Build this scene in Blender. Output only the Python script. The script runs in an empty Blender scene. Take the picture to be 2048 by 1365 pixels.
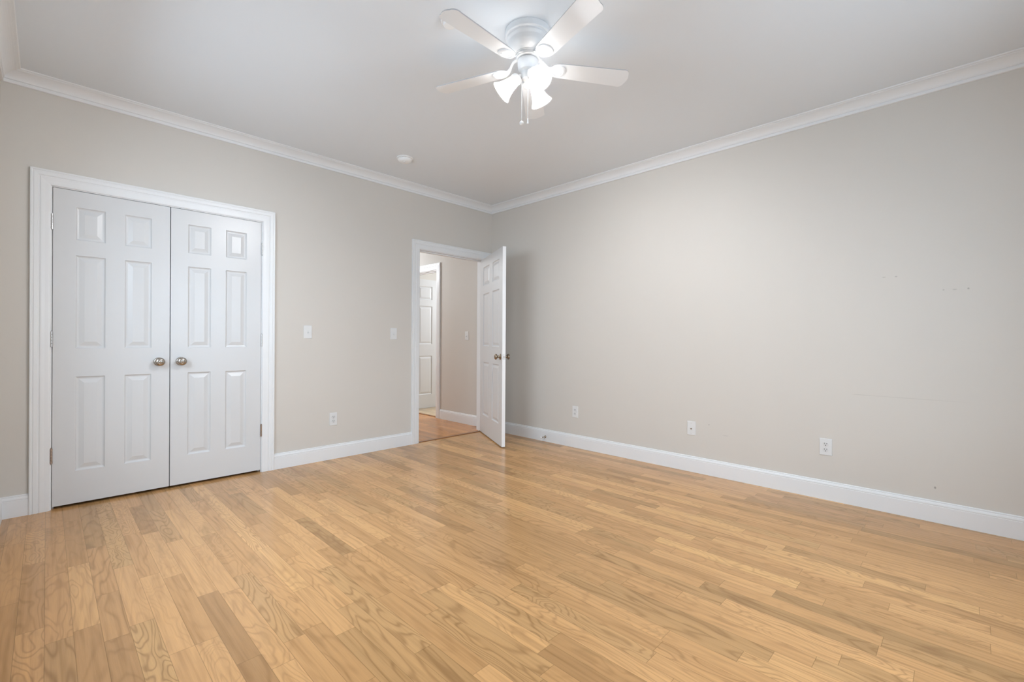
import bpy, bmesh, math, random
from mathutils import Vector, Matrix
random.seed(3)
sc = bpy.context.scene
C = sc.collection
PI = math.pi

# ------------------------------------------------------------------ camera
cam_d = bpy.data.cameras.new('camera')
cam = bpy.data.objects.new('camera', cam_d)
C.objects.link(cam)
sc.camera = cam
F_PX, YAW, PIT, ROL = 917.32, 0.77827, -0.00122, 0.00591
CAM = Vector((-3.8003, -4.1016, 1.09))
cam_d.sensor_fit = 'HORIZONTAL'
cam_d.sensor_width = 36.0
cam_d.lens = F_PX / 2048 * 36.0
cam_d.clip_start = 0.02
cam_d.clip_end = 200
_f = Vector((math.cos(PIT)*math.cos(YAW), math.cos(PIT)*math.sin(YAW), math.sin(PIT)))
_r = Vector((math.sin(YAW), -math.cos(YAW), 0))
_u = _r.cross(_f)
_r2 = _r*math.cos(ROL) + _u*math.sin(ROL)
_u2 = -_r*math.sin(ROL) + _u*math.cos(ROL)
m = Matrix.Identity(4)
for i in range(3):
    m[i][0], m[i][1], m[i][2], m[i][3] = _r2[i], _u2[i], -_f[i], CAM[i]
cam.matrix_world = m

# ------------------------------------------------------------------ world, exposure, light
sc.view_settings.view_transform = 'Standard'
sc.view_settings.look = 'None'
sc.view_settings.gamma = 1.0
sc.view_settings.use_curve_mapping = False
sc.view_settings.exposure = 0.05
world = bpy.data.worlds.new('daylight')
sc.world = world
world.use_nodes = True
wn = world.node_tree
wn.nodes['Background'].inputs[0].default_value = (0.82, 0.9, 1.0, 1)
wn.nodes['Background'].inputs[1].default_value = 1.0

BULB_STRENGTH = 2500.0
def area_light(name, loc, rot, sx, sy, power, col):
    l = bpy.data.lights.new(name, 'AREA')
    l.shape = 'RECTANGLE'; l.size = sx; l.size_y = sy
    l.energy = power; l.color = col
    o = bpy.data.objects.new(name, l); C.objects.link(o)
    o.location = loc; o.rotation_euler = rot
    return o
# daylight through the unseen rear window, and fill through one added at the left
area_light('unseen_window_daylight', (-1.85, -5.35, 1.70), (PI/2-.30, 0, 0), 1.8, 1.4, 62, (0.80, 1.0, 1.2))
area_light('unseen_window_daylight', (-4.42, -1.7, 1.80), (PI/2-.42, 0, -PI/2), 1.9, 1.3, 58, (0.80, 1.0, 1.2))
# ceiling lamps of the hallway and of the room beyond it (out of view)
def globe_lamp(name, loc, power, col, rad=.12):
    l = bpy.data.lights.new(name, 'POINT'); l.energy = power; l.color = col; l.shadow_soft_size = rad
    o = bpy.data.objects.new(name, l); C.objects.link(o); o.location = loc
    return o
globe_lamp('hallway_lamp', (-1.0, 2.6, 2.25), 47, (0.93, 1.0, 1.08))
globe_lamp('far_room_lamp', (2.0, 1.1, 1.9), 66, (0.93, 1.0, 1.08))

# ------------------------------------------------------------------ node helpers
class NT:
    def __init__(s, name):
        s.m = bpy.data.materials.new(name); s.m.use_nodes = True
        s.t = s.m.node_tree
        s.b = s.t.nodes['Principled BSDF']
    def n(s, typ, **kw):
        x = s.t.nodes.new(typ)
        for k, v in kw.items(): setattr(x, k, v)
        return x
    def l(s, a, b): s.t.links.new(a, b)
    def math(s, op, a, b=None, c=None, clamp=False):
        x = s.n('ShaderNodeMath', operation=op); x.use_clamp = clamp
        for i, v in enumerate((a, b, c)):
            if v is None: continue
            if isinstance(v, (int, float)): x.inputs[i].default_value = v
            else: s.l(v, x.inputs[i])
        return x.outputs[0]
    def mix(s, f, a, b, mode='MIX'):
        x = s.n('ShaderNodeMix', data_type='RGBA', blend_type=mode)
        for sock, v in ((x.inputs[0], f), (x.inputs[6], a), (x.inputs[7], b)):
            if isinstance(v, (int, float)): sock.default_value = v
            elif isinstance(v, tuple): sock.default_value = (*v, 1)
            else: s.l(v, sock)
        return x.outputs[2]
    def noise(s, vec, scale, detail=2, rough=.5, dist=0.0):
        x = s.n('ShaderNodeTexNoise'); x.inputs['Scale'].default_value = scale
        x.inputs['Detail'].default_value = detail; x.inputs['Roughness'].default_value = rough
        x.inputs['Distortion'].default_value = dist
        s.l(vec, x.inputs['Vector']); return x.outputs['Fac']
    def ramp(s, f, stops, interp='LINEAR'):
        x = s.n('ShaderNodeValToRGB'); x.color_ramp.interpolation = interp
        e = x.color_ramp.elements
        while len(e) < len(stops): e.new(0.5)
        for el, (p, c) in zip(e, stops):
            el.position = p; el.color = (*c, 1) if len(c) == 3 else c
        s.l(f, x.inputs[0]); return x.outputs[0]
    def comb(s, x_, y_, z_):
        x = s.n('ShaderNodeCombineXYZ')
        for i, v in enumerate((x_, y_, z_)):
            if isinstance(v, (int, float)): x.inputs[i].default_value = v
            else: s.l(v, x.inputs[i])
        return x.outputs[0]
    def bump(s, h, strength, dist):
        x = s.n('ShaderNodeBump'); x.inputs['Strength'].default_value = strength
        x.inputs['Distance'].default_value = dist
        s.l(h, x.inputs['Height']); s.l(x.outputs[0], s.b.inputs['Normal'])

def plain(name, col, rough=.5, metal=0.0, spec=.5, coat=0.0):
    t = NT(name)
    t.b.inputs['Base Color'].default_value = (*col, 1)
    t.b.inputs['Roughness'].default_value = rough
    t.b.inputs['Metallic'].default_value = metal
    t.b.inputs['Specular IOR Level'].default_value = spec
    t.b.inputs['Coat Weight'].default_value = coat
    return t.m

def painted(name, col, rough, var=.015, bscale=260, bstr=.06, spec=.5):
    t = NT(name)
    co = t.n('ShaderNodeTexCoord').outputs['Object']
    n1 = t.noise(co, 1.6, 3)
    a = tuple(max(0, c-var) for c in col); b = tuple(c+var for c in col)
    t.l(t.mix(n1, a, b), t.b.inputs['Base Color'])
    t.b.inputs['Roughness'].default_value = rough
    t.b.inputs['Specular IOR Level'].default_value = spec
    t.bump(t.noise(co, bscale, 2), bstr, .002)
    return t.m

def wall_material():
    t = NT('greige wall paint')
    co = t.n('ShaderNodeTexCoord').outputs['Object']
    n1 = t.noise(co, 1.3, 3)
    base = t.mix(n1, (0.668, 0.630, 0.580), (0.692, 0.654, 0.603))
    sp = t.n('ShaderNodeSeparateXYZ'); t.l(co, sp.inputs[0])
    # filled nail holes and rub marks on the long wall (plane x = 0)
    fac = None
    onwall = t.math('GREATER_THAN', sp.outputs[0], -0.01)
    def spot(y, z, ry, rz, amt):
        a = t.math('DIVIDE', t.math('SUBTRACT', sp.outputs[1], y), ry)
        b = t.math('DIVIDE', t.math('SUBTRACT', sp.outputs[2], z), rz)
        d = t.math('ADD', t.math('MULTIPLY', a, a), t.math('MULTIPLY', b, b))
        return t.math('MULTIPLY', t.math('SUBTRACT', 1, d, clamp=True), amt)
    for args in ((-3.98, .208, .006, .009, .8), (-3.73, 1.513, .012, .004, .35), (-3.79, 1.512, .008, .005, .45),
                 (-4.011, 1.411, .006, .005, .4), (-4.06, 1.41, .012, .005, .3), (-4.118, 1.412, .006, .007, .6),
                 (-3.85, .741, .30, .0035, .13), (-3.62, .742, .07, .003, .16), (-2.62, .41, .006, .006, .4),
                 (-2.75, .34, .03, .004, .18)):
        s_ = spot(*args)
        fac = s_ if fac is None else t.math('ADD', fac, s_)
    fac = t.math('MULTIPLY', fac, onwall, clamp=True)
    t.l(t.mix(fac, base, (0.22, 0.20, 0.17)), t.b.inputs['Base Color'])
    t.b.inputs['Roughness'].default_value = .62
    t.b.inputs['Specular IOR Level'].default_value = .35
    t.bump(t.noise(co, 190, 3), .10, .002)
    return t.m

def oak_floor(name, tint=(1, 1, 1), lighten=0.0):
    t = NT(name)
    co = t.n('ShaderNodeTexCoord').outputs['Object']
    sp = t.n('ShaderNodeSeparateXYZ'); t.l(co, sp.inputs[0])
    X, Y = sp.outputs[0], sp.outputs[1]
    W = 0.0752; L = 0.62
    xs = t.math('DIVIDE', t.math('ADD', X, 3.803 + W*20), W)
    row = t.math('FLOOR', xs); fx = t.math('FRACT', xs)
    wn_ = t.n('ShaderNodeTexWhiteNoise', noise_dimensions='1D'); t.l(row, wn_.inputs['W'])
    yw = t.math('ADD', t.math('DIVIDE', Y, L), t.math('MULTIPLY', wn_.outputs['Value'], 173.0))
    v1 = t.n('ShaderNodeTexVoronoi', voronoi_dimensions='1D', feature='F1')
    v2 = t.n('ShaderNodeTexVoronoi', voronoi_dimensions='1D', feature='DISTANCE_TO_EDGE')
    for v in (v1, v2):
        v.inputs['Scale'].default_value = 1.0; v.inputs['Randomness'].default_value = .85
        t.l(yw, v.inputs['W'])
    rc = t.n('ShaderNodeSeparateColor'); t.l(v1.outputs['Color'], rc.inputs[0])
    mixid = t.n('ShaderNodeTexWhiteNoise', noise_dimensions='2D')
    t.l(t.comb(row, t.math('MULTIPLY', rc.outputs[0], 91.7), 0), mixid.inputs['Vector'])
    idc = t.n('ShaderNodeSeparateColor'); t.l(mixid.outputs['Color'], idc.inputs[0])
    r1, r2, r3 = idc.outputs[0], idc.outputs[1], idc.outputs[2]
    # seams
    edge = t.math('MINIMUM', fx, t.math('SUBTRACT', 1, fx))
    dx = t.math('MULTIPLY', edge, W)
    dy = t.math('MULTIPLY', v2.outputs['Distance'], L)
    dmin = t.math('MINIMUM', dx, t.math('MULTIPLY', dy, .9))
    seam = t.math('SUBTRACT', 1, t.math('DIVIDE', dmin, .0013), clamp=True)
    # plank tone
    tone = t.ramp(r1, [(0.0, (.410, .262, .138)), (.06, (.455, .292, .154)), (.22, (.515, .333, .177)),
                       (.55, (.575, .372, .200)), (.85, (.625, .412, .227)), (1.0, (.680, .462, .250))])
    tone = t.mix(t.math('MULTIPLY', t.math('GREATER_THAN', r3, .80), .40), tone, (.40, .285, .155))
    # cathedral figure: contours of a stretched noise, different in every plank
    ox = t.math('MULTIPLY', r2, 63.0); oy = t.math('MULTIPLY', r3, 41.0)
    gv = t.comb(t.math('ADD', t.math('MULTIPLY', X, 8.5), ox), t.math('ADD', t.math('MULTIPLY', Y, t.math('ADD', 1.0, t.math('MULTIPLY', t.math('POWER', r2, 2.0), 2.8))), oy), t.math('MULTIPLY', r1, 17))
    n = t.noise(gv, 1.0, 2.2, .48, .35)
    amp = t.math('ADD', 15.0, t.math('MULTIPLY', r1, 30.0))
    rings = t.math('SINE', t.math('MULTIPLY', n, t.math('MULTIPLY', amp, 2.6)))
    rings = t.math('ADD', t.math('MULTIPLY', rings, .5), .5)
    rings = t.math('POWER', rings, 4.0)
    # pores break the ring lines into short fibres
    fv = t.comb(t.math('MULTIPLY', X, 620), t.math('MULTIPLY', Y, 14), t.math('MULTIPLY', r1, 9))
    fib = t.noise(fv, 1.0, 3, .6)
    fv2 = t.comb(t.math('ADD', t.math('MULTIPLY', X, 60), ox), t.math('ADD', t.math('MULTIPLY', Y, 1.8), oy), 0)
    streak = t.noise(fv2, 1.0, 3, .55, .3)
    pore = t.math('MULTIPLY', rings, t.math('ADD', .70, t.math('MULTIPLY', fib, .6)))
    gfac = t.math('MULTIPLY', pore, t.math('ADD', .12, t.math('MULTIPLY', t.math('POWER', r3, 1.3), .42)), clamp=True)
    c = t.mix(gfac, tone, (.245, .140, .065))
    st = t.ramp(streak, [(.30, (.80, .77, .72)), (.5, (1, 1, 1)), (.70, (1.10, 1.09, 1.07))])
    c = t.mix(.85, c, st, 'MULTIPLY')
    fb = t.ramp(fib, [(.30, (.88, .86, .84)), (.55, (1.02, 1.02, 1.02)), (.8, (1.07, 1.07, 1.07))])
    c = t.mix(.45, c, fb, 'MULTIPLY')
    # broad cloudy mineral stain inside planks
    cl = t.noise(t.comb(t.math('ADD', t.math('MULTIPLY', X, 16), ox), t.math('ADD', t.math('MULTIPLY', Y, 3.2), oy), 3.1), 1.0, 2, .5, .6)
    clf = t.math('MULTIPLY', t.math('MULTIPLY', t.math('SUBTRACT', cl, .58, clamp=True), 3.2), t.math('GREATER_THAN', r2, .62), clamp=True)
    c = t.mix(clf, c, (.36, .245, .130))
    c = t.mix(t.math('MULTIPLY', seam, .62), c, (.13, .085, .035))
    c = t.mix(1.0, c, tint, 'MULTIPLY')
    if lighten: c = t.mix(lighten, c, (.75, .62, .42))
    t.l(c, t.b.inputs['Base Color'])
    t.l(t.math('ADD', .165, t.math('MULTIPLY', fib, .07)), t.b.inputs['Roughness'])
    t.b.inputs['Specular IOR Level'].default_value = .38
    h = t.math('SUBTRACT', t.math('MULTIPLY', fib, .12), seam)
    t.bump(h, .16, .001)
    return t.m

M = {}
M['wall'] = wall_material()
M['ceiling'] = painted('white ceiling paint', (.805, .84, .875), .75, .006, 150, .08, .25)
M['trim'] = painted('white semi gloss trim paint', (.84, .845, .85), .32, .008, 60, .03)
M['door'] = painted('white door paint', (.70, .702, .705), .30, .008, 90, .035)
M['door_rim_lit'] = plain('white door edge with painted light', (.93, .93, .93), .4)  # rim whitened to carry the light falling on the door edge
M['floor'] = oak_floor('oak strip floor', (1.07, .90, .68))
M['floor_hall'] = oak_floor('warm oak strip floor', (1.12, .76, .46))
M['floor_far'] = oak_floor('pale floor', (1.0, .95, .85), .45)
M['threshold'] = plain('dark oak threshold', (.30, .13, .045), .35)
M['nickel'] = plain('satin nickel', (.46, .42, .375), .24, 1.0)
M['nickel_worn'] = plain('aged nickel', (.36, .29, .22), .26, 1.0)
M['steel'] = plain('hinge steel', (.62, .61, .60), .33, 1.0)
M['steel_reflection'] = plain('hinge steel with painted reflection', (.46, .37, .31), .40, 1.0)  # brown tint of a reflection put into the lower hinge colour
M['dark'] = plain('dark gap', (.02, .02, .02), .8)
M['black'] = plain('black slot', (.03, .028, .026), .6)
M['plate'] = plain('white plastic plate', (.78, .78, .775), .30)
M['plate_in'] = plain('white plastic device', (.73, .73, .725), .32)
M['rubber'] = plain('white rubber', (.85, .85, .85), .6)
M['fan'] = plain('white fan enamel', (.80, .81, .82), .30)
M['blade'] = plain('white satin fan blade', (.87, .885, .90), .38)
M['blade_edge'] = plain('pale grey blade edge', (.50, .50, .51), .5)
M['chain'] = plain('white bead chain', (.85, .85, .84), .4)
M['detector'] = plain('white detector plastic', (.90, .90, .89), .42)
M['closet'] = plain('closet interior paint', (.35, .33, .30), .8)
M['outdoor'] = plain('window frame paint', (.78, .78, .78), .4)
def shade_mat():
    t = NT('frosted cream glass shade')
    t.t.nodes.remove(t.b)
    out = t.t.nodes['Material Output']
    d = t.n('ShaderNodeBsdfDiffuse'); d.inputs[0].default_value = (.82, .80, .74, 1)
    tr = t.n('ShaderNodeBsdfTranslucent'); tr.inputs[0].default_value = (.92, .90, .87, 1)
    gl = t.n('ShaderNodeBsdfGlossy'); gl.inputs[1].default_value = .15
    m1 = t.n('ShaderNodeMixShader'); m1.inputs[0].default_value = .35
    t.l(d.outputs[0], m1.inputs[1]); t.l(tr.outputs[0], m1.inputs[2])
    m2 = t.n('ShaderNodeMixShader'); m2.inputs[0].default_value = .05
    t.l(m1.outputs[0], m2.inputs[1]); t.l(gl.outputs[0], m2.inputs[2])
    tp = t.n('ShaderNodeBsdfTransparent')
    m3 = t.n('ShaderNodeMixShader'); m3.inputs[0].default_value = .10      # thin glass lets a little light straight through
    t.l(m2.outputs[0], m3.inputs[1]); t.l(tp.outputs[0], m3.inputs[2])
    t.l(m3.outputs[0], out.inputs['Surface'])
    return t.m
M['shade'] = shade_mat()
def bulb_mat():
    t = NT('lit bulb')
    t.b.inputs['Base Color'].default_value = (.9, .9, .9, 1)
    t.b.inputs['Emission Color'].default_value = (0.98, 1.0, 1.03, 1)
    t.b.inputs['Emission Strength'].default_value = BULB_STRENGTH
    return t.m
M['bulb'] = bulb_mat()
def glass_mat():
    t = NT('window glass')
    t.t.nodes.remove(t.b)
    out = t.t.nodes['Material Output']
    a = t.n('ShaderNodeBsdfTransparent'); g = t.n('ShaderNodeBsdfGlossy'); g.inputs[1].default_value = 0.0
    mx = t.n('ShaderNodeMixShader'); mx.inputs[0].default_value = .06
    t.l(a.outputs[0], mx.inputs[1]); t.l(g.outputs[0], mx.inputs[2]); t.l(mx.outputs[0], out.inputs['Surface'])
    return t.m
M['glass'] = glass_mat()

# ------------------------------------------------------------------ mesh helpers
def obj(name, bm, mat, parent=None, smooth=False, loc=None, auto=None, matrix=None):
    bmesh.ops.recalc_face_normals(bm, faces=bm.faces)
    me = bpy.data.meshes.new(name); bm.to_mesh(me); bm.free()
    mats = mat if isinstance(mat, (list, tuple)) else [mat]
    for q in mats: me.materials.append(M[q])
    if smooth:
        for f in me.polygons: f.use_smooth = True
        if auto: me.set_sharp_from_angle(angle=math.radians(auto))
    o = bpy.data.objects.new(name, me); C.objects.link(o)
    if parent: o.parent = parent
    if loc: o.location = loc
    if matrix is not None: o.matrix_local = matrix
    return o
def tag(o, label=None, cat=None, group=None, kind=None):
    for k, v in (('label', label), ('category', cat), ('group', group), ('kind', kind)):
        if v: o[k] = v
    return o
def empty(name, loc, rz=0):
    o = bpy.data.objects.new(name, None); C.objects.link(o)
    o.location = loc; o.rotation_euler = (0, 0, rz); o.empty_display_size = .05
    return o
def box(bm, x0, x1, y0, y1, z0, z1, mi=0):
    v = [bm.verts.new(p) for p in ((x0,y0,z0),(x1,y0,z0),(x1,y1,z0),(x0,y1,z0),(x0,y0,z1),(x1,y0,z1),(x1,y1,z1),(x0,y1,z1))]
    for f in ((0,3,2,1),(4,5,6,7),(0,1,5,4),(1,2,6,5),(2,3,7,6),(3,0,4,7)):
        fc = bm.faces.new([v[i] for i in f]); fc.material_index = mi
    return v
def bbox(x0, x1, y0, y1, z0, z1, bev=0, seg=2):
    bm = bmesh.new(); box(bm, x0, x1, y0, y1, z0, z1)
    if bev: bmesh.ops.bevel(bm, geom=list(bm.edges), offset=bev, segments=seg, profile=.5, affect='EDGES')
    return bm
def lathe(bm, prof, n=32, mat=None, mi=0, cap=True):
    """prof: (r, h) revolved about local z; mat places it"""
    mat = mat or Matrix.Identity(4)
    rings = []
    for r, h in prof:
        if r < 1e-6: rings.append([bm.verts.new(mat @ Vector((0, 0, h)))])
        else: rings.append([bm.verts.new(mat @ Vector((r*math.cos(2*PI*i/n), r*math.sin(2*PI*i/n), h))) for i in range(n)])
    for a, b in zip(rings, rings[1:]):
        if len(a) == 1 and len(b) == 1: continue
        for i in range(n):
            j = (i+1) % n
            if len(a) == 1: f = bm.faces.new((a[0], b[i], b[j]))
            elif len(b) == 1: f = bm.faces.new((a[i], a[j], b[0]))
            else: f = bm.faces.new((a[i], a[j], b[j], b[i]))
            f.material_index = mi
    if cap:
        for rg in (rings[0], rings[-1]):
            if len(rg) > 1: bm.faces.new(rg).material_index = mi
def axis(origin, d, roll=Vector((0, 0, 1))):
    d = Vector(d).normalized()
    up = roll if abs(d.dot(roll)) < .98 else Vector((1, 0, 0))
    x = up.cross(d).normalized(); y = d.cross(x)
    mm = Matrix.Identity(4)
    for i in range(3): mm[i][0], mm[i][1], mm[i][2], mm[i][3] = x[i], y[i], d[i], origin[i]
    return mm
def tube(bm, pts, rads, n=12, flat=1.0, mi=0):
    pts = [Vector(p) for p in pts]
    if isinstance(rads, (int, float)): rads = [rads]*len(pts)
    rings = []
    for i, p in enumerate(pts):
        d = (pts[min(i+1, len(pts)-1)] - pts[max(i-1, 0)]).normalized()
        mm = axis(p, d)
        rings.append([bm.verts.new(mm @ Vector((rads[i]*math.cos(2*PI*k/n), flat*rads[i]*math.sin(2*PI*k/n), 0))) for k in range(n)])
    for a, b in zip(rings, rings[1:]):
        for k in range(n):
            bm.faces.new((a[k], a[(k+1) % n], b[(k+1) % n], b[k])).material_index = mi
    bm.faces.new(rings[0]).material_index = mi; bm.faces.new(rings[-1]).material_index = mi
def sweep_rings(bm, rings, close=True):
    """list of equal-length vert coordinate rings -> skin"""
    R = [[bm.verts.new(p) for p in r] for r in rings]
    n = len(R[0])
    for a, b in zip(R, R[1:]):
        for k in range(n if close else n-1):
            bm.faces.new((a[k], a[(k+1) % n], b[(k+1) % n], b[k]))
    if close:
        bm.faces.new(R[0]); bm.faces.new(R[-1])

# ------------------------------------------------------------------ sizes
XL, YD, ZC, T = -4.0, -4.93, 2.70, .12
XH = .035                      # hallway right wall plane
DX0, DX1, DZ = -1.035, -.126, 2.045      # doorway between jambs
CX0, CX1, CZ = -3.778, -2.567, 2.045     # closet between jambs
J = .02

def wall_pieces(name, boxes, mat='wall', label=None):
    bm = bmesh.new()
    for b in boxes: box(bm, *b)
    o = obj(name, bm, mat)
    tag(o, label, 'wall' if 'wall' in name else name.split('_')[0], None, 'structure')
    return o
# wall with closet and doorway
wall_pieces('wall_left', [
    (XL, CX0-J, 0, T, 0, ZC), (CX1+J, DX0-J, 0, T, 0, ZC), (DX1+J, XH, 0, T, 0, ZC),
    (CX0-J, CX1+J, 0, T, CZ+J, ZC), (DX0-J, DX1+J, 0, T, DZ+J, ZC)],
    label='greige wall holding the closet doors and the open doorway')
wall_pieces('wall_right', [(0, T, YD, 0, 0, ZC)], label='long plain greige wall with three low plates')
W3 = (-2.6, -.8)  # opening for an added window, placed to brighten the far corner
wall_pieces('wall_near', [(XL-T, XL, YD-T, W3[0], 0, ZC), (XL-T, XL, W3[1], T, 0, ZC),
    (XL-T, XL, W3[0], W3[1], 0, .80), (XL-T, XL, W3[0], W3[1], 2.10, ZC)], label='greige side wall at the left edge beside the closet')
W1 = (-2.75, -.95); WZ = (.80, 2.10)
wall_pieces('wall_rear', [
    (XL, W1[0], YD-T, YD, 0, ZC), (W1[1], T, YD-T, YD, 0, ZC),
    (W1[0], W1[1], YD-T, YD, 0, WZ[0]), (W1[0], W1[1], YD-T, YD, WZ[1], ZC)],
    label='greige wall with one window behind the viewer')
o = obj('ceiling', bbox(XL-T, T, YD-T, T, ZC, ZC+.1), 'ceiling'); tag(o, 'flat white painted ceiling around the fan', 'ceiling', None, 'structure')
o = obj('floor', bbox(XL-T, T, YD-T, .0, -.08, 0), 'floor'); tag(o, 'glossy honey oak strip floor of the bedroom', 'floor', None, 'structure')

# hallway and far room shell
HX0, HY1 = -1.9, 3.6
OY0, OY1, OZ = 1.170, 1.975, 2.066     # opening in hallway right wall
wall_pieces('wall_hallway_right', [
    (XH, XH+T, T, OY0-J, 0, ZC), (XH, XH+T, OY1+J, HY1, 0, ZC), (XH, XH+T, OY0-J, OY1+J, OZ+J, ZC)],
    label='greige hallway wall seen through the doorway')
wall_pieces('wall_hallway_left', [(HX0-T, HX0, T, HY1, 0, ZC)], label='greige far left hallway wall')
wall_pieces('wall_hallway_end', [(HX0-T, XH+T, HY1, HY1+T, 0, ZC)], label='greige wall at the end of the hallway')
o = obj('ceiling_hallway', bbox(HX0-T, XH+T, T, HY1+T, ZC, ZC+.1), 'ceiling'); tag(o, 'white ceiling of the hallway', 'ceiling', None, 'structure')
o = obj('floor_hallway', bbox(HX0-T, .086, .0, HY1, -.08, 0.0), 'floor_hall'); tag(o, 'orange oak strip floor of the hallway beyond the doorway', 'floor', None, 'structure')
o = obj('floor_far_room', bbox(.086, 3.4, .5, 4.0, -.08, 0.0), 'floor_far'); tag(o, 'pale wood floor of the room past the hallway', 'floor', None, 'structure')
wall_pieces('wall_far_room_back', [(XH+T, 3.4, 3.2, 3.2+T, 0, ZC)], label='greige back wall of the room past the hallway')
wall_pieces('wall_far_room_side', [(3.2, 3.2+T, .5, 3.2, 0, ZC)], label='greige side wall of the room past the hallway')
wall_pieces('wall_far_room_front', [(XH+T, 3.2, .5, .5+T, 0, ZC)], label='greige front wall of the room past the hallway')
o = obj('ceiling_far_room', bbox(XH+T, 3.4, .5, 3.4, ZC, ZC+.1), 'ceiling'); tag(o, 'white ceiling of the room past the hallway', 'ceiling', None, 'structure')

# closet interior box
bm = bmesh.new()
box(bm, CX0-.25, CX0-.23, T, .75, 0, ZC); box(bm, CX1+.23, CX1+.25, T, .75, 0, ZC)
box(bm, CX0-.25, CX1+.25, .75, .77, 0, ZC); box(bm, CX0-.25, CX1+.25, T, .77, 2.4, 2.42)
o = obj('wall_closet', bm, 'closet'); tag(o, 'inside walls of the dark closet behind the double doors', 'wall', None, 'structure')
o = obj('floor_closet', bbox(CX0-.25, CX1+.25, 0, .77, -.08, 0), 'floor'); tag(o, 'oak floor inside the closet', 'floor', None, 'structure')

# ------------------------------------------------------------------ jambs
def jamb(name, x0, x1, z1, stops, label):
    bm = bmesh.new()
    box(bm, x0-J, x0, 0, T, 0, z1+J); box(bm, x1, x1+J, 0, T, 0, z1+J); box(bm, x0, x1, 0, T, z1, z1+J)
    if stops:
        s0, s1 = stops
        box(bm, x0, x0+.011, s0, s1, 0, z1-.011); box(bm, x1-.011, x1, s0, s1, 0, z1-.011); box(bm, x0, x1, s0, s1, z1-.011, z1)
    o = obj(name, bm, 'trim'); tag(o, label, 'door frame', None, 'structure'); return o
jamb('trim_1', CX0, CX1, CZ, (.038, .07), 'white jamb around the closet double doors')
jd = jamb('trim_2', DX0, DX1, DZ, (.040, .078), 'white jamb lining the open doorway')
o = obj('strike_plate', bbox(DX0-.001, DX0+.0015, .004, .032, .94, 1.0, .0004), 'nickel_worn', jd); tag(o, 'small dark metal strike plate')

# ------------------------------------------------------------------ mitred casings
CAS = [(0, 0), (0, .009), (.004, .0115), (.010, .0125), (.026, .0135), (.040, .0155), (.046, .0155), (.049, .013), (.053, .013),
       (.057, .0170), (.070, .0185), (.074, .0185), (.0765, .0165), (.080, .0165), (.083, .0200), (.089, .0205), (.092, .0185), (.092, 0)]
def casing(name, a0, a1, z1, fn, label, w=.092):
    """fn(a, depth, z) -> world point; frame around opening a0..a1, top z1"""
    k = w/.092
    rings = [[fn(a0-u*k, d, 0) for u, d in CAS], [fn(a0-u*k, d, z1+u*k) for u, d in CAS],
             [fn(a1+u*k, d, z1+u*k) for u, d in CAS], [fn(a1+u*k, d, 0) for u, d in CAS]]
    bm = bmesh.new(); sweep_rings(bm, rings)
    o = obj(name, bm, 'trim'); tag(o, label, 'door casing', None, 'structure'); return o
fA = lambda a, d, z: (a, -d, z)
casing('trim_3', CX0-.006, CX1+.006, CZ+.005, fA, 'white moulded casing framing the closet double doors')
casing('trim_4', DX0-.006, DX1+.006, DZ+.005, fA, 'white moulded casing framing the open doorway')
casing('trim_5', OY0-.006, OY1+.006, OZ+.006, lambda a, d, z: (XH-d, a, z), 'white moulded casing on the hallway wall')
bm = bmesh.new()
box(bm, XH, XH+T, OY0-J, OY0, 0, OZ+J); box(bm, XH, XH+T, OY1, OY1+J, 0, OZ+J); box(bm, XH, XH+T, OY0, OY1, OZ, OZ+J)
box(bm, XH+.035, XH+.07, OY0, OY1, OZ-.011, OZ); box(bm, XH+.035, XH+.07, OY0, OY0+.011, 0, OZ)
o = obj('trim_6', bm, 'trim'); tag(o, 'white jamb of the second doorway across the hallway', 'door frame', None, 'structure')
# casing on a closet of the far room, glimpsed above the far leaf
o = obj('trim_7', bbox(.93, 1.02, 3.182, 3.2, 0, 2.35, .003), 'trim'); tag(o, 'white upright trim glimpsed above the far door', 'door casing', None, 'structure')

# thresholds
o = obj('trim_8', bbox(DX0+.001, DX1-.001, .001, .045, 0, .006, .002), 'threshold'); tag(o, 'dark orange wooden threshold strip across the doorway', 'threshold', None, 'structure')
o = obj('trim_9', bbox(.066, .106, OY0+.012, OY1-.001, 0, .006, .002), 'threshold'); tag(o, 'narrow wooden threshold strip across the hallway', 'threshold', None, 'structure')

# ------------------------------------------------------------------ baseboards
BAS = [(0, 0), (.015, 0), (.015, .0985), (.0130, .1005), (.0130, .1025), (.0148, .1040), (.0145, .110), (.0115, .1175), (.0100, .1195),
       (.0082, .1205), (.0082, .1225), (.0098, .1240), (.0090, .1275), (.0060, .130), (0, .130)]
def run(name, prof, p0, p1, nrm, z0, m0, m1, mat, label, cat='baseboard'):
    """extrude profile (d, z) along p0->p1; nrm points into the room; m = mitre sign (+1 inside corner, 0 square)"""
    p0 = Vector(p0); p1 = Vector(p1); d = (p1-p0).normalized(); nrm = Vector(nrm)
    rings = []
    for p, mm, s in ((p0, m0, 1), (p1, m1, -1)):
        rings.append([tuple((p + d*s*mm*u + nrm*u).to_3d() + Vector((0, 0, z0+z))) for u, z in prof])
    bm = bmesh.new(); sweep_rings(bm, rings)
    o = obj(name, bm, mat); tag(o, label, cat, None, 'structure'); return o
V2 = lambda x, y: Vector((x, y, 0))
CO = .098   # casing outer offset from opening
run('baseboard_left', BAS, V2(XL, 0), V2(CX0-CO, 0), V2(0, -1), 0, 1, 0, 'trim', 'short white baseboard at the left edge beside the closet casing')
run('baseboard_middle', BAS, V2(CX1+CO, 0), V2(DX0-CO, 0), V2(0, -1), 0, 0, 0, 'trim', 'white baseboard between the closet and the doorway')
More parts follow.
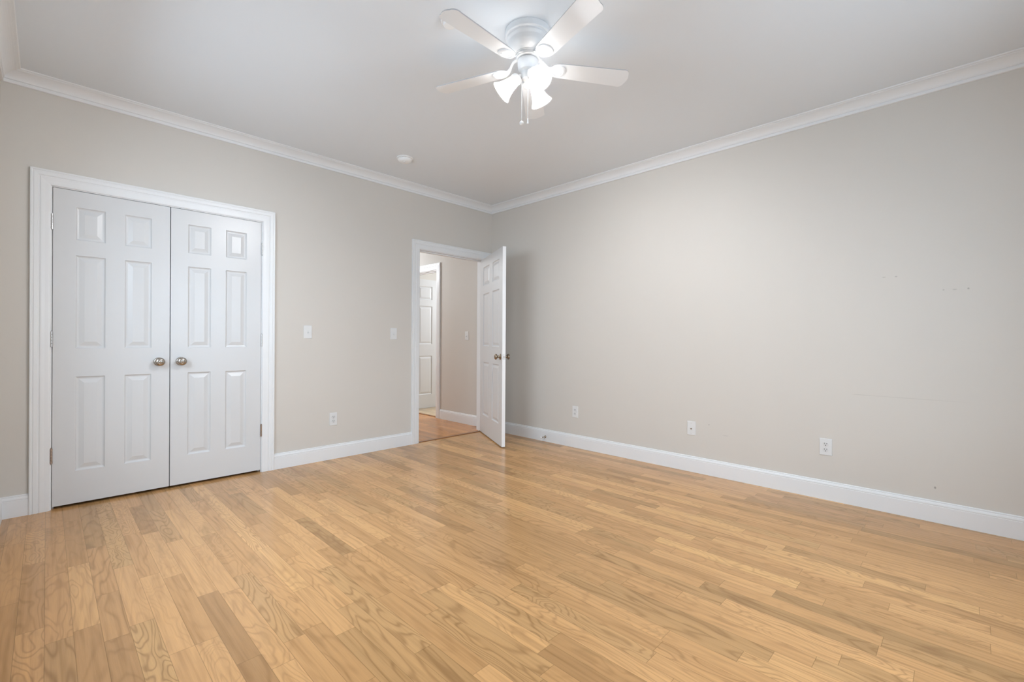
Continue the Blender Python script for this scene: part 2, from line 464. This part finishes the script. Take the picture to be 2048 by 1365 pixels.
run('baseboard_corner', BAS, V2(DX1+CO, 0), V2(0, 0), V2(0, -1), 0, 0, 1, 'trim', 'stub of white baseboard behind the open door')
run('baseboard_right', BAS, V2(0, 0), V2(0, YD), V2(-1, 0), 0, 1, 1, 'trim', 'long white baseboard along the plain right wall')
run('baseboard_near', BAS, V2(XL, YD), V2(XL, 0), V2(1, 0), 0, 1, 1, 'trim', 'white baseboard along the near left wall')
run('baseboard_rear', BAS, V2(0, YD), V2(XL, YD), V2(0, 1), 0, 1, 1, 'trim', 'white baseboard under the windows behind the viewer')
run('baseboard_hallway', BAS, V2(XH, OY0-CO), V2(XH, T), V2(-1, 0), 0, 0, 0, 'trim', 'white baseboard along the hallway wall')
run('baseboard_far_room', BAS, V2(XH+T, 3.2), V2(3.2, 3.2), V2(0, -1), 0, 0, 0, 'trim', 'white baseboard of the room past the hallway')

# ------------------------------------------------------------------ crown moulding
CR = [(0, -.078), (.011, -.078), (.0135, -.0755), (.0135, -.062), (.0105, -.060), (.0105, -.0575), (.015, -.0565), (.018, -.053), (.018, -.050)]
for i in range(9):
    a = i/8
    CR.append((.0185 + .0515*a**1.35, -.049 + .037*(1-(1-a)**1.5)*1.0))
CR += [(.0705, -.0105), (.0735, -.0105), (.0735, -.008), (.083, -.0075), (.086, -.005), (.086, 0), (0, 0)]
for nm, a, b, n_, lb in (('trim_10', (XL, 0), (0, 0), (0, -1), 'white crown moulding above the closet and doorway wall'),
                         ('trim_11', (0, 0), (0, YD), (-1, 0), 'white crown moulding along the top of the right wall'),
                         ('trim_12', (XL, YD), (XL, 0), (1, 0), 'white crown moulding at the top left edge'),
                         ('trim_13', (0, YD), (XL, YD), (0, 1), 'white crown moulding above the windows behind the viewer')):
    run(nm, CR, V2(*a), V2(*b), V2(*n_), ZC, 1, 1, 'trim', lb, 'crown moulding')

# ------------------------------------------------------------------ six panel doors
PZ = [(.227, .838), (1.023, 1.625), (1.725, 1.937)]
def panel_door_bm(w, thick, z0, z1, px):
    """local x 0..w, front face at y=0 looking to -y, back at y=+thick"""
    bm = bmesh.new()
    xs = sorted([0, w] + [v for p in px for v in p]); zs = sorted([z0, z1] + [v for p in PZ for v in p])
    for side, y, s in ((0, 0, 1), (1, thick, -1)):
        def P(x, z, d): return bm.verts.new((x, y + s*d, z))
        grid = {(i, k): P(x, z, 0) for i, x in enumerate(xs) for k, z in enumerate(zs)}
        for i in range(len(xs)-1):
            for k in range(len(zs)-1):
                cxm = (xs[i]+xs[i+1])/2; czm = (zs[k]+zs[k+1])/2
                ispan = any(a < cxm < b for a, b in px) and any(a < czm < b for a, b in PZ)
                q = [grid[i, k], grid[i+1, k], grid[i+1, k+1], grid[i, k+1]]
                if not ispan: bm.faces.new(q); continue
                x0, x1, za, zb = xs[i], xs[i+1], zs[k], zs[k+1]
                prev = q
                for ins, dep in ((.002, .0040), (.007, .0085), (.012, .0100), (.0165, .0100), (.040, .0030), (.042, .0024)):
                    cur = [P(x0+ins, za+ins, dep), P(x1-ins, za+ins, dep), P(x1-ins, zb-ins, dep), P(x0+ins, zb-ins, dep)]
                    for e in range(4): bm.faces.new((prev[e], prev[(e+1) % 4], cur[(e+1) % 4], cur[e]))
                    prev = cur
                bm.faces.new(prev)
    # rim
    vs = [bm.verts.new(p) for p in ((0,0,z0),(w,0,z0),(w,thick,z0),(0,thick,z0),(0,0,z1),(w,0,z1),(w,thick,z1),(0,thick,z1))]
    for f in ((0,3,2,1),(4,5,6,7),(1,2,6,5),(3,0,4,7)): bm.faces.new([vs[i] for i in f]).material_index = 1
    bmesh.ops.remove_doubles(bm, verts=bm.verts, dist=.00005)
    return bm
def knob_parts(parent, x, z, d, mat, y0, name='door_knob', nsign=-1, lock=True):
    mt = axis((x, y0, z), (0, nsign, 0))
    bm = bmesh.new()
    lathe(bm, [(.0315, 0), (.0315, .003), (.029, .007), (.018, .010), (.013, .013), (.0115, .026), (.0125, .032), (.0180, .035),
               (.0255, .0395), (.0295, .046), (.0300, .051), (.0280, .056), (.0225, .0605), (.0160, .0628), (.0135, .0632), (.0125, .0612), (.0105, .0608)], 40, mt, cap=False)
    lathe(bm, [(.0105, .0608), (.0085, .0610), (.0080, .0640), (.0060, .0655), (0, .0658)], 24, mt, cap=False)
    o = obj(name, bm, mat, parent, True, auto=40); return o
def hinge(parent, x, y, z, mat, r=.0065, h=.095):
    bm = bmesh.new()
    seg = h/5
    for i in range(5):
        lathe(bm, [(r*.7, z-h/2+i*seg), (r, z-h/2+i*seg+.0012), (r, z-h/2+(i+1)*seg-.0012), (r*.7, z-h/2+(i+1)*seg)], 16, Matrix.Translation((x, y, 0)), cap=True)
    lathe(bm, [(r*.55, z+h/2), (r*.6, z+h/2+.003), (0, z+h/2+.006)], 12, Matrix.Translation((x, y, 0)))
    lathe(bm, [(0, z-h/2-.006), (r*.6, z-h/2-.003), (r*.55, z-h/2)], 12, Matrix.Translation((x, y, 0)))
    return obj('hinge', bm, mat, parent, True, auto=35)

def closet_leaf(name, x0, left, label):
    w = .600
    e = empty(name, (x0, -.001, 0)); tag(e, label, 'door', None, 'structure')
    px = [(.106, .250), (.350, .495)] if left else [(.104, .250), (.348, .494)]
    obj('door_leaf', panel_door_bm(w, .035, .018, 2.0415, px), ['door', 'door'], e)
    kx = w-.062 if left else .062
    knob_parts(e, kx, .923, 0, 'nickel', 0)
    hx = -.004 if left else w+.004
    for z, mt in ((1.825, 'steel'), (1.082, 'steel'), (.342, 'steel_reflection')):
        hinge(e, hx, -.006, z, mt)
    a, b = (w-.117, w-.058) if left else (.052, .109)
    o = obj('ball_catch', bbox(a, b, .004, .026, 2.0415, 2.0455, .0006), 'dark', e); tag(o, 'dark metal ball catch')
    return e
closet_leaf('door_1', CX0+.003, True, 'left leaf of the white six panel closet double doors')
closet_leaf('door_2', CX1-.003-.600, False, 'right leaf of the white six panel closet double doors')

# open bedroom door: local x runs from hinge pin to latch edge, front (y=0) is the room side face
WD = .882
ang = math.radians(243)
e = empty('door_3', (-.139, -.010, 0), ang); tag(e, 'white six panel door standing open in the room corner', 'door', None, 'structure')
bmd = panel_door_bm(WD, .035, .011, 2.041, [(.118, .378), (.504, .764)])
bmesh.ops.transform(bmd, matrix=Matrix.Diagonal((1, -1, 1, 1)), verts=bmd.verts)   # body on the clockwise side
obj('door_leaf', bmd, ['door', 'door_rim_lit'], e)
knob_parts(e, WD-.062, .923, 0, 'nickel_worn', -.035, nsign=-1)
knob_parts(e, WD-.062, .923, 0, 'nickel_worn', 0, nsign=1)
o = obj('latch_plate', bbox(WD-.0005, WD+.0012, -.0305, -.0045, .895, .952, .0004), 'plate', e); tag(o, 'white painted latch face plate')
bm = bmesh.new(); lathe(bm, [(.0075, 0), (.0075, .005), (.006, .007), (0, .007)], 16, axis((WD+.001, -.0175, .924), (1, 0, 0)))
for zz in (.902, .945): lathe(bm, [(.0028, 0), (.0022, .0012), (0, .0012)], 10, axis((WD+.001, -.0175, zz), (1, 0, 0)))
o = obj('latch_bolt', bm, 'nickel', e, True, auto=40)
for z in (1.825, 1.05, .25): hinge(e, -.004, .005, z, 'steel')

# far door leaf, standing open in the room past the hallway
e = empty('door_4', (XH+T+.005, OY1-.012, 0), 0); tag(e, 'white panelled door open in the room past the hallway', 'door', None, 'structure')
obj('door_leaf', panel_door_bm(.762, .035, .015, 2.045, [(.115, .370), (.465, .650)]), ['door', 'door'], e)
knob_parts(e, .70, .923, 0, 'nickel_worn', 0)

# ------------------------------------------------------------------ unseen windows: behind the viewer, and one added at the left
for i, (a, b) in enumerate((W1, W3)):
    if i == 0: e = empty('window_1', ((a+b)/2, YD, WZ[0]))
    else: e = empty('window_2_added', (XL, (a+b)/2, WZ[0]), -PI/2)
    tag(e, ('white framed window behind the viewer', 'wide white framed window added unseen in the near left wall')[i], 'window', None, 'structure')
    w, h = b-a, WZ[1]-WZ[0]
    bm = bmesh.new()
    for x0, x1, z0, z1 in ((-w/2, -w/2+.05, 0, h), (w/2-.05, w/2, 0, h), (-w/2, w/2, 0, .06), (-w/2, w/2, h-.05, h), (-w/2, w/2, h/2-.025, h/2+.025)):
        box(bm, x0, x1, -.085, -.045, z0, z1)
    obj('window_frame', bm, 'outdoor', e)
    obj('pane', bbox(-w/2+.05, w/2-.05, -.067, -.063, .06, h-.05), 'glass', e)
    obj('window_sill', bbox(-w/2-.04, w/2+.04, -.05, .03, -.03, 0, .003), 'trim', e)
    casing_bm = bmesh.new()
    for x0, x1, z0, z1 in ((-w/2-.09, -w/2, 0, h+.09), (w/2, w/2+.09, 0, h+.09), (-w/2, w/2, h, h+.09)):
        box(casing_bm, x0, x1, 0, .018, z0, z1)
    obj('window_casing', casing_bm, 'trim', e)

# ------------------------------------------------------------------ plates.  local: front faces -y, centre at origin
def rounded_plate(bm, w, h, t, mi=0):
    n0 = len(bm.verts)
    box(bm, -w/2, w/2, -t, 0, -h/2, h/2, mi)
    ed = [e_ for e_ in bm.edges if all(abs(v.co.y + t) < 1e-6 for v in e_.verts)]
    bmesh.ops.bevel(bm, geom=ed, offset=.0035, segments=3, profile=.6, affect='EDGES')
def screw(bm, x, z, t, r=.0028):
    lathe(bm, [(r, t-.0005), (r*.8, t+.0006), (0, t+.0008)], 12, axis((x, 0, z), (0, -1, 0)))
    box(bm, x-r*.8, x+r*.8, -t-.0009, -t-.0007, z-.0004, z+.0004)
def plate(kind, loc, rz, label, cat, name, w=.070, h=.115):
    e = empty(name, loc, rz)
    tag(e, label, cat, {'outlet': 'white wall outlets', 'switch': 'white toggle light switches'}.get(kind))
    t = .0055
    bm = bmesh.new(); rounded_plate(bm, w, h, t); obj('face_plate', bm, 'plate', e, False)
    if kind == 'outlet':
        for dz in (.0195, -.0195):
            bm = bmesh.new()
            pts = []
            for i in range(40):
                a = 2*PI*i/40
                pts.append((.0172*math.cos(a), max(-.0138, min(.0138, .0172*math.sin(a)))))
            lo = [bm.verts.new((x, -t+.0005, z+dz)) for x, z in pts]; mid = [bm.verts.new((x, -t-.0018, z+dz)) for x, z in pts]
            hi = [bm.verts.new((x*.95, -t-.0024, z*.95+dz)) for x, z in pts]
            for r0, r1 in ((lo, mid), (mid, hi)):
                for i in range(40): bm.faces.new((r0[i], r0[(i+1) % 40], r1[(i+1) % 40], r1[i]))
            bm.faces.new(hi)
            r_ = obj('receptacle', bm, 'plate_in', e)
            bm = bmesh.new()
            box(bm, -.0078, -.0052, -t-.0028, -t-.0022, dz+.0005, dz+.0095); box(bm, .0052, .0078, -t-.0028, -t-.0022, dz+.0015, dz+.0090)
            lathe(bm, [(.0030, 0), (.0030, .0006), (0, .0006)], 14, axis((0, -t-.0022, dz-.0070), (0, -1, 0)))
            s = obj('slots', bm, 'black', r_); tag(s, 'dark plug slots')
        bm = bmesh.new(); screw(bm, 0, 0, t); obj('screw', bm, 'steel', e)
    elif kind == 'switch':
        bm = bmesh.new(); box(bm, -.0052, .0052, -t-.0010, -t+.001, -.0125, .0125); obj('toggle_slot', bm, 'plate_in', e)
        bm = bmesh.new()
        v = box(bm, -.0038, .0038, -t-.013, -t, -.0075, .0035)
        for q in v:
            if q.co.y < -t-.01: q.co.z = -.0150 if q.co.z < 0 else -.0085
        bmesh.ops.bevel(bm, geom=list(bm.edges), offset=.0008, segments=2, affect='EDGES')
        obj('toggle', bm, 'plate', e)
        for z in (.0302, -.0302):
            bm = bmesh.new(); screw(bm, 0, z, t); obj('screw', bm, 'plate_in', e)
    elif kind == 'coax':
        bm = bmesh.new()
        lathe(bm, [(.0062, t-.001), (.0062, t+.0025), (.0045, t+.0028), (.0045, t+.010), (.0036, t+.011), (.0012, t+.0105), (0, t+.0105)], 6, axis((0, 0, -.004), (0, -1, 0)))
        o_ = obj('coax_connector', bm, 'nickel_worn', e); tag(o_, 'dark metal coaxial jack')
        for z in (.042, -.042):
            bm = bmesh.new(); screw(bm, 0, z, t, .0033); obj('screw', bm, 'steel', e)
    return e
plate('switch', (-2.193, 0, 1.154), 0, 'white toggle light switch just right of the closet casing', 'light switch', 'light_switch')
plate('switch', (-1.343, 0, 1.150), 0, 'white toggle light switch just left of the open doorway', 'light switch', 'light_switch')
plate('switch', (XH, .502, 1.148), -PI/2, 'white light switch on the hallway wall seen through the doorway', 'light switch', 'light_switch')
plate('outlet', (-1.960, 0, .362), 0, 'white wall outlet between closet and doorway above the baseboard', 'outlet', 'wall_outlet')
plate('outlet', (0, -1.272, .363), -PI/2, 'white wall outlet on the right wall, nearest the open door', 'outlet', 'wall_outlet')
plate('coax', (0, -2.476, .363), -PI/2, 'white wall plate with a single dark coaxial jack', 'wall plate', 'cable_wall_plate')
plate('outlet', (0, -3.421, .363), -PI/2, 'white wall outlet on the right wall, farthest from the open door', 'outlet', 'wall_outlet', .074)

# door stop screwed to the right baseboard
e = empty('door_stop', (-.015, -.885, .052)); tag(e, 'small metal door stop with white tip on the right baseboard', 'door stop')
bm = bmesh.new(); lathe(bm, [(.0135, 0), (.0125, .004), (.007, .008), (.0048, .012), (.0048, .060), (.0065, .062), (.0065, .066)], 20, axis((0, 0, 0), (-1, 0, 0)))
obj('rod', bm, 'nickel_worn', e, True, auto=40)
bm = bmesh.new(); lathe(bm, [(.0085, .064), (.0095, .068), (.0095, .076), (.006, .080), (0, .081)], 20, axis((0, 0, 0), (-1, 0, 0)))
o = obj('rubber_tip', bm, 'rubber', e, True, auto=50); tag(o, 'white rubber tip')

# ------------------------------------------------------------------ ceiling devices
SM = (-1.5826, -.5706)
e = empty('smoke_detector', (SM[0], SM[1], ZC)); tag(e, 'round white smoke detector on the ceiling before the far corner', 'smoke detector')
bm = bmesh.new(); lathe(bm, [(.068, 0), (.070, -.003), (.070, -.008), (.064, -.011), (.0, -.011)], 48)
obj('mounting_base', bm, 'detector', e, True, auto=35)
bm = bmesh.new(); lathe(bm, [(.0515, -.010), (.0515, -.015), (0, -.015)], 48)
o = obj('vent_ring', bm, 'dark', e, True, auto=35); tag(o, 'dark vent gap')
bm = bmesh.new(); lathe(bm, [(.0, -.0145), (.060, -.0145), (.0610, -.018), (.0600, -.023), (.054, -.033), (.040, -.040), (.020, -.043), (0, -.0435)], 48)
obj('cover', bm, 'detector', e, True, auto=50)
for k in range(14):
    a = 2*PI*k/14
    if k == 0: bmv = bmesh.new()
    mm = Matrix.Translation((0, 0, 0)) @ Matrix.Rotation(a, 4, 'Z')
    n0 = len(bmv.verts); vv = box(bmv, .052, .0625, -.0035, .0035, -.016, -.0105)
    for q in vv: q.co = mm @ q.co
obj('vent_ribs', bmv, 'detector', e)
bm = bmesh.new(); lathe(bm, [(.009, -.038), (.009, -.046), (.006, -.048), (0, -.048)], 20, Matrix.Translation((-.018, -.022, 0)))
obj('test_button', bm, 'plate', e, True, auto=40)

e = empty('ceiling_sensor', (-2.380, -2.245, ZC)); tag(e, 'small round white ceiling device half hidden behind a fan blade tip', 'sensor')
bm = bmesh.new(); lathe(bm, [(.043, 0), (.043, -.004), (.040, -.010), (.034, -.012), (0, -.012)], 40)
obj('base_ring', bm, 'detector', e, True, auto=35)
bm = bmesh.new(); lathe(bm, [(.031, -.011), (.031, -.020), (.028, -.026), (.018, -.030), (0, -.031)], 40)
obj('sensor_dome', bm, 'detector', e, True, auto=40)

# ------------------------------------------------------------------ ceiling fan
FX, FY = -2.038, -2.469
fan = empty('ceiling_fan', (FX, FY, ZC)); tag(fan, 'white five blade ceiling fan with three lit bell shades', 'ceiling fan')
z = lambda v: v - ZC
bm = bmesh.new()
lathe(bm, [(.119, 0), (.120, -.003), (.120, -.030), (.117, -.034), (.112, -.036), (.110, -.040), (.1115, -.046), (.1095, -.052),
           (.105, -.058), (.1035, -.062), (.1015, -.075), (.096, -.090), (.086, -.104), (.073, -.113), (.066, -.1155), (.066, -.119), (.0625, -.121), (0, -.121)], 64)
obj('motor_housing', bm, 'fan', fan, True, auto=28)
bm = bmesh.new()
lathe(bm, [(.054, -.120), (.060, -.122), (.061, -.127), (.061, -.138), (.057, -.141), (.050, -.142), (0, -.142)], 64)
obj('flywheel', bm, 'fan', fan, True, auto=28)
bm = bmesh.new()
lathe(bm, [(.046, -.141), (.046, -.146), (0, -.146)], 40)
o = obj('hub_gap', bm, 'blade_edge', fan, True, auto=28); tag(o, 'dark gap between hub and housing')
bm = bmesh.new()
lathe(bm, [(.050, -.145), (.053, -.148), (.053, -.172), (.050, -.190), (.044, -.199), (.036, -.203), (.033, -.206), (.0335, -.212), (.0335, -.232), (.030, -.243), (.020, -.250), (0, -.252)], 48)
obj('switch_housing', bm, 'fan', fan, True, auto=28)
TAU = math.radians(-9.9); ZB = -.178; BW = .116; RB = .556
def blade_outline():
    r0, r1 = .118, RB
    w0, w1 = .094, BW+.006
    pts = []
    def hw(r): return (w0 + (w1-w0)*min(1, max(0, (r-r0)/(r1-r0)))) / 2
    # inner end rounded
    n = 14; cr = .042
    side = []
    for i in range(n+1):
        u = i/n                       # 0 at tip centre, 1 at full width
        side.append((r0 + .060*(1-math.sqrt(max(0, 1-(1-0)*(u**2.4))) ) if u < 1 else r0+.060, hw(r0+.060)*u))
    for i in range(1, 12): 
        r = r0+.060 + (r1-.028-r0-.060)*i/12; side.append((r, hw(r)))
    R = .030
    for i in range(9):
        a = PI/2*i/8
        side.append((r1-.008-R + R*math.sin(a), hw(r1)-R + R*math.cos(a)))
    for i in range(1, 6):
        u = 1-i/5
        side.append((r1-.008 + .008*(1-u**2), (hw(r1)-R)*u))
    up = side; dn = [(r, -w) for r, w in side[1:-1]][::-1]
    return up + dn
OUT = blade_outline()
def blade_bm():
    bm = bmesh.new()
    th = .0055
    for sgn in (1,):
        top = [bm.verts.new((r, w, th/2)) for r, w in OUT]; bot = [bm.verts.new((r, w, -th/2)) for r, w in OUT]
    bm.faces.new(top); bm.faces.new(bot[::-1])
    n = len(OUT)
    for i in range(n):
        f = bm.faces.new((top[i], bot[i], bot[(i+1) % n], top[(i+1) % n])); f.material_index = 1
    return bm
def iron_bm():
    bm = bmesh.new()
    # flat curved arm from flywheel down to blade, in the (r, z) plane
    path = [(.052, .047), (.066, .046), (.080, .040), (.092, .026), (.100, .012), (.112, .001), (.128, -.0045)]
    wid = [.014, .013, .0105, .0095, .011, .016, .024]
    rings = []
    for (r, zz), w in zip(path, wid):
        t_ = .0045
        rings.append([(r, -w, zz-t_/2), (r, w, zz-t_/2), (r, w*.9, zz+t_/2), (r, -w*.9, zz+t_/2)])
    sweep_rings(bm, rings)
    # shield shaped pad under the blade, open in the middle
    def ring(s, zz, n=36):
        o_ = []
        for i in range(n):
            a = 2*PI*i/n
            rr = .160 + s*.043*math.cos(a)
            ww = s*.040*math.sin(a)*(1 + .18*math.cos(a))
            o_.append(bm.verts.new((rr, ww, zz)))
        return o_
    n = 36
    a_ = ring(1, -.003); b_ = ring(1, -.0075); c_ = ring(.80, -.0105); d_ = ring(.72, -.0105); e_ = ring(.66, -.006); f_ = ring(.2, -.0060)
    for r0, r1 in ((a_, b_), (b_, c_), (c_, d_), (d_, e_), (e_, f_)):
        for i in range(n): bm.faces.new((r0[i], r0[(i+1) % n], r1[(i+1) % n], r1[i]))
    bm.faces.new(f_); bm.faces.new(a_[::-1])
    for x, y in ((.178, .018), (.178, -.018), (.142, 0)):
        lathe(bm, [(.0048, -.0065), (.0042, -.0095), (0, -.010)], 12, Matrix.Translation((x, y, 0)))
    return bm
bl0 = ir0 = None
for k in range(5):
    a = math.radians(182-.5+72*k)
    mm = Matrix.Translation((0, 0, ZB)) @ Matrix.Rotation(a, 4, 'Z') @ Matrix.Rotation(TAU, 4, 'X')
    if k == 0:
        bl0 = obj('blade', blade_bm(), ['blade', 'blade_edge'], fan, matrix=mm)
        ir0 = obj('blade_iron', iron_bm(), 'fan', fan, True, auto=35, matrix=mm)
    else:
        for s_ in (bl0, ir0):
            c_ = s_.copy(); C.objects.link(c_); c_.parent = fan; c_.matrix_local = mm
# lamp shades with bulbs
TIL = math.radians(40)
for k in range(3):
    a = math.radians(129.9+120*k)
    hd = Vector((math.cos(a), math.sin(a), 0))
    d = hd*math.cos(TIL) + Vector((0, 0, -math.sin(TIL)))
    mouth = hd*.140 + Vector((0, 0, z(2.393)))
    Ls = .108
    neck = mouth - d*Ls
    mt = axis(neck, d)
    bm = bmesh.new()
    tube(bm, [Vector((0, 0, -.222)) + hd*.022, neck - d*.020, neck - d*.004], [.011, .0105, .012], 16)
    lathe(bm, [(.012, -.016), (.021, -.014), (.0285, -.006), (.0300, .002), (.0300, .012), (.0285, .014), (.0, .014)], 32, mt)
    obj('lamp_holder', bm, 'fan', fan, True, auto=35)
    prof = [(.0270, .004), (.0275, .020), (.0300, .038), (.0345, .056), (.0405, .074), (.0475, .090), (.0555, .102), (.0590, Ls)]
    prof2 = [(r-.0028, h) for r, h in prof][::-1]
    bm = bmesh.new(); lathe(bm, prof + [(.0575, Ls+.001)] + prof2, 48, mt, cap=False)
    sh = obj('lamp_shade', bm, 'shade', fan, True, auto=60); tag(sh, 'cream frosted glass bell shade, lit')
    bm = bmesh.new()
    bp = [(.0125, .008), (.0125, .016), (.0150, .022), (.0215, .032), (.0260, .040)]
    for i in range(1, 9):
        t_ = PI/2*i/8
        bp.append((.0280*math.cos(t_), .046 + .0250*math.sin(t_)))
    lathe(bm, bp, 32, mt, cap=False)
    b_ = obj('light_bulb', bm, 'bulb', sh, True); tag(b_, 'glowing white bulb')
# pull chains
def chain(x, y, ztop, zbot, name):
    bm = bmesh.new(); tube(bm, [(x, y, z(ztop)), (x, y, z(zbot))], .0011, 8)
    zz = ztop
    while zz > zbot:
        lathe(bm, [(0, .0017), (.0016, .0006), (.0016, -.0006), (0, -.0017)], 6, Matrix.Translation((x, y, z(zz)))); zz -= .0045
    return obj('pull_chain', bm, 'chain', fan)
rx, ry = .7020, -.7122
c1 = chain(-.031*rx, -.031*ry, 2.452, 2.238, 'a')
bm = bmesh.new(); lathe(bm, [(.011*math.sin(PI*i/16), .011*math.cos(PI*i/16)) for i in range(17)], 24, Matrix.Translation((-.031*rx, -.031*ry, z(2.228))))
o = obj('pull_ball', bm, 'chain', c1, True); tag(o, 'round white pull ball')
c2 = chain(.0*rx-.030*.712, .0*ry-.030*.702, 2.470, 2.236, 'b')
bm = bmesh.new(); lathe(bm, [(0, .010), (.0022, .009), (.0030, .003), (.0042, -.010), (.0050, -.016), (.0040, -.018), (0, -.018)], 16, Matrix.Translation((-.030*.712, -.030*.702, z(2.228))))
o = obj('pull_bell', bm, 'chain', c2, True); tag(o, 'small white bell shaped pull')
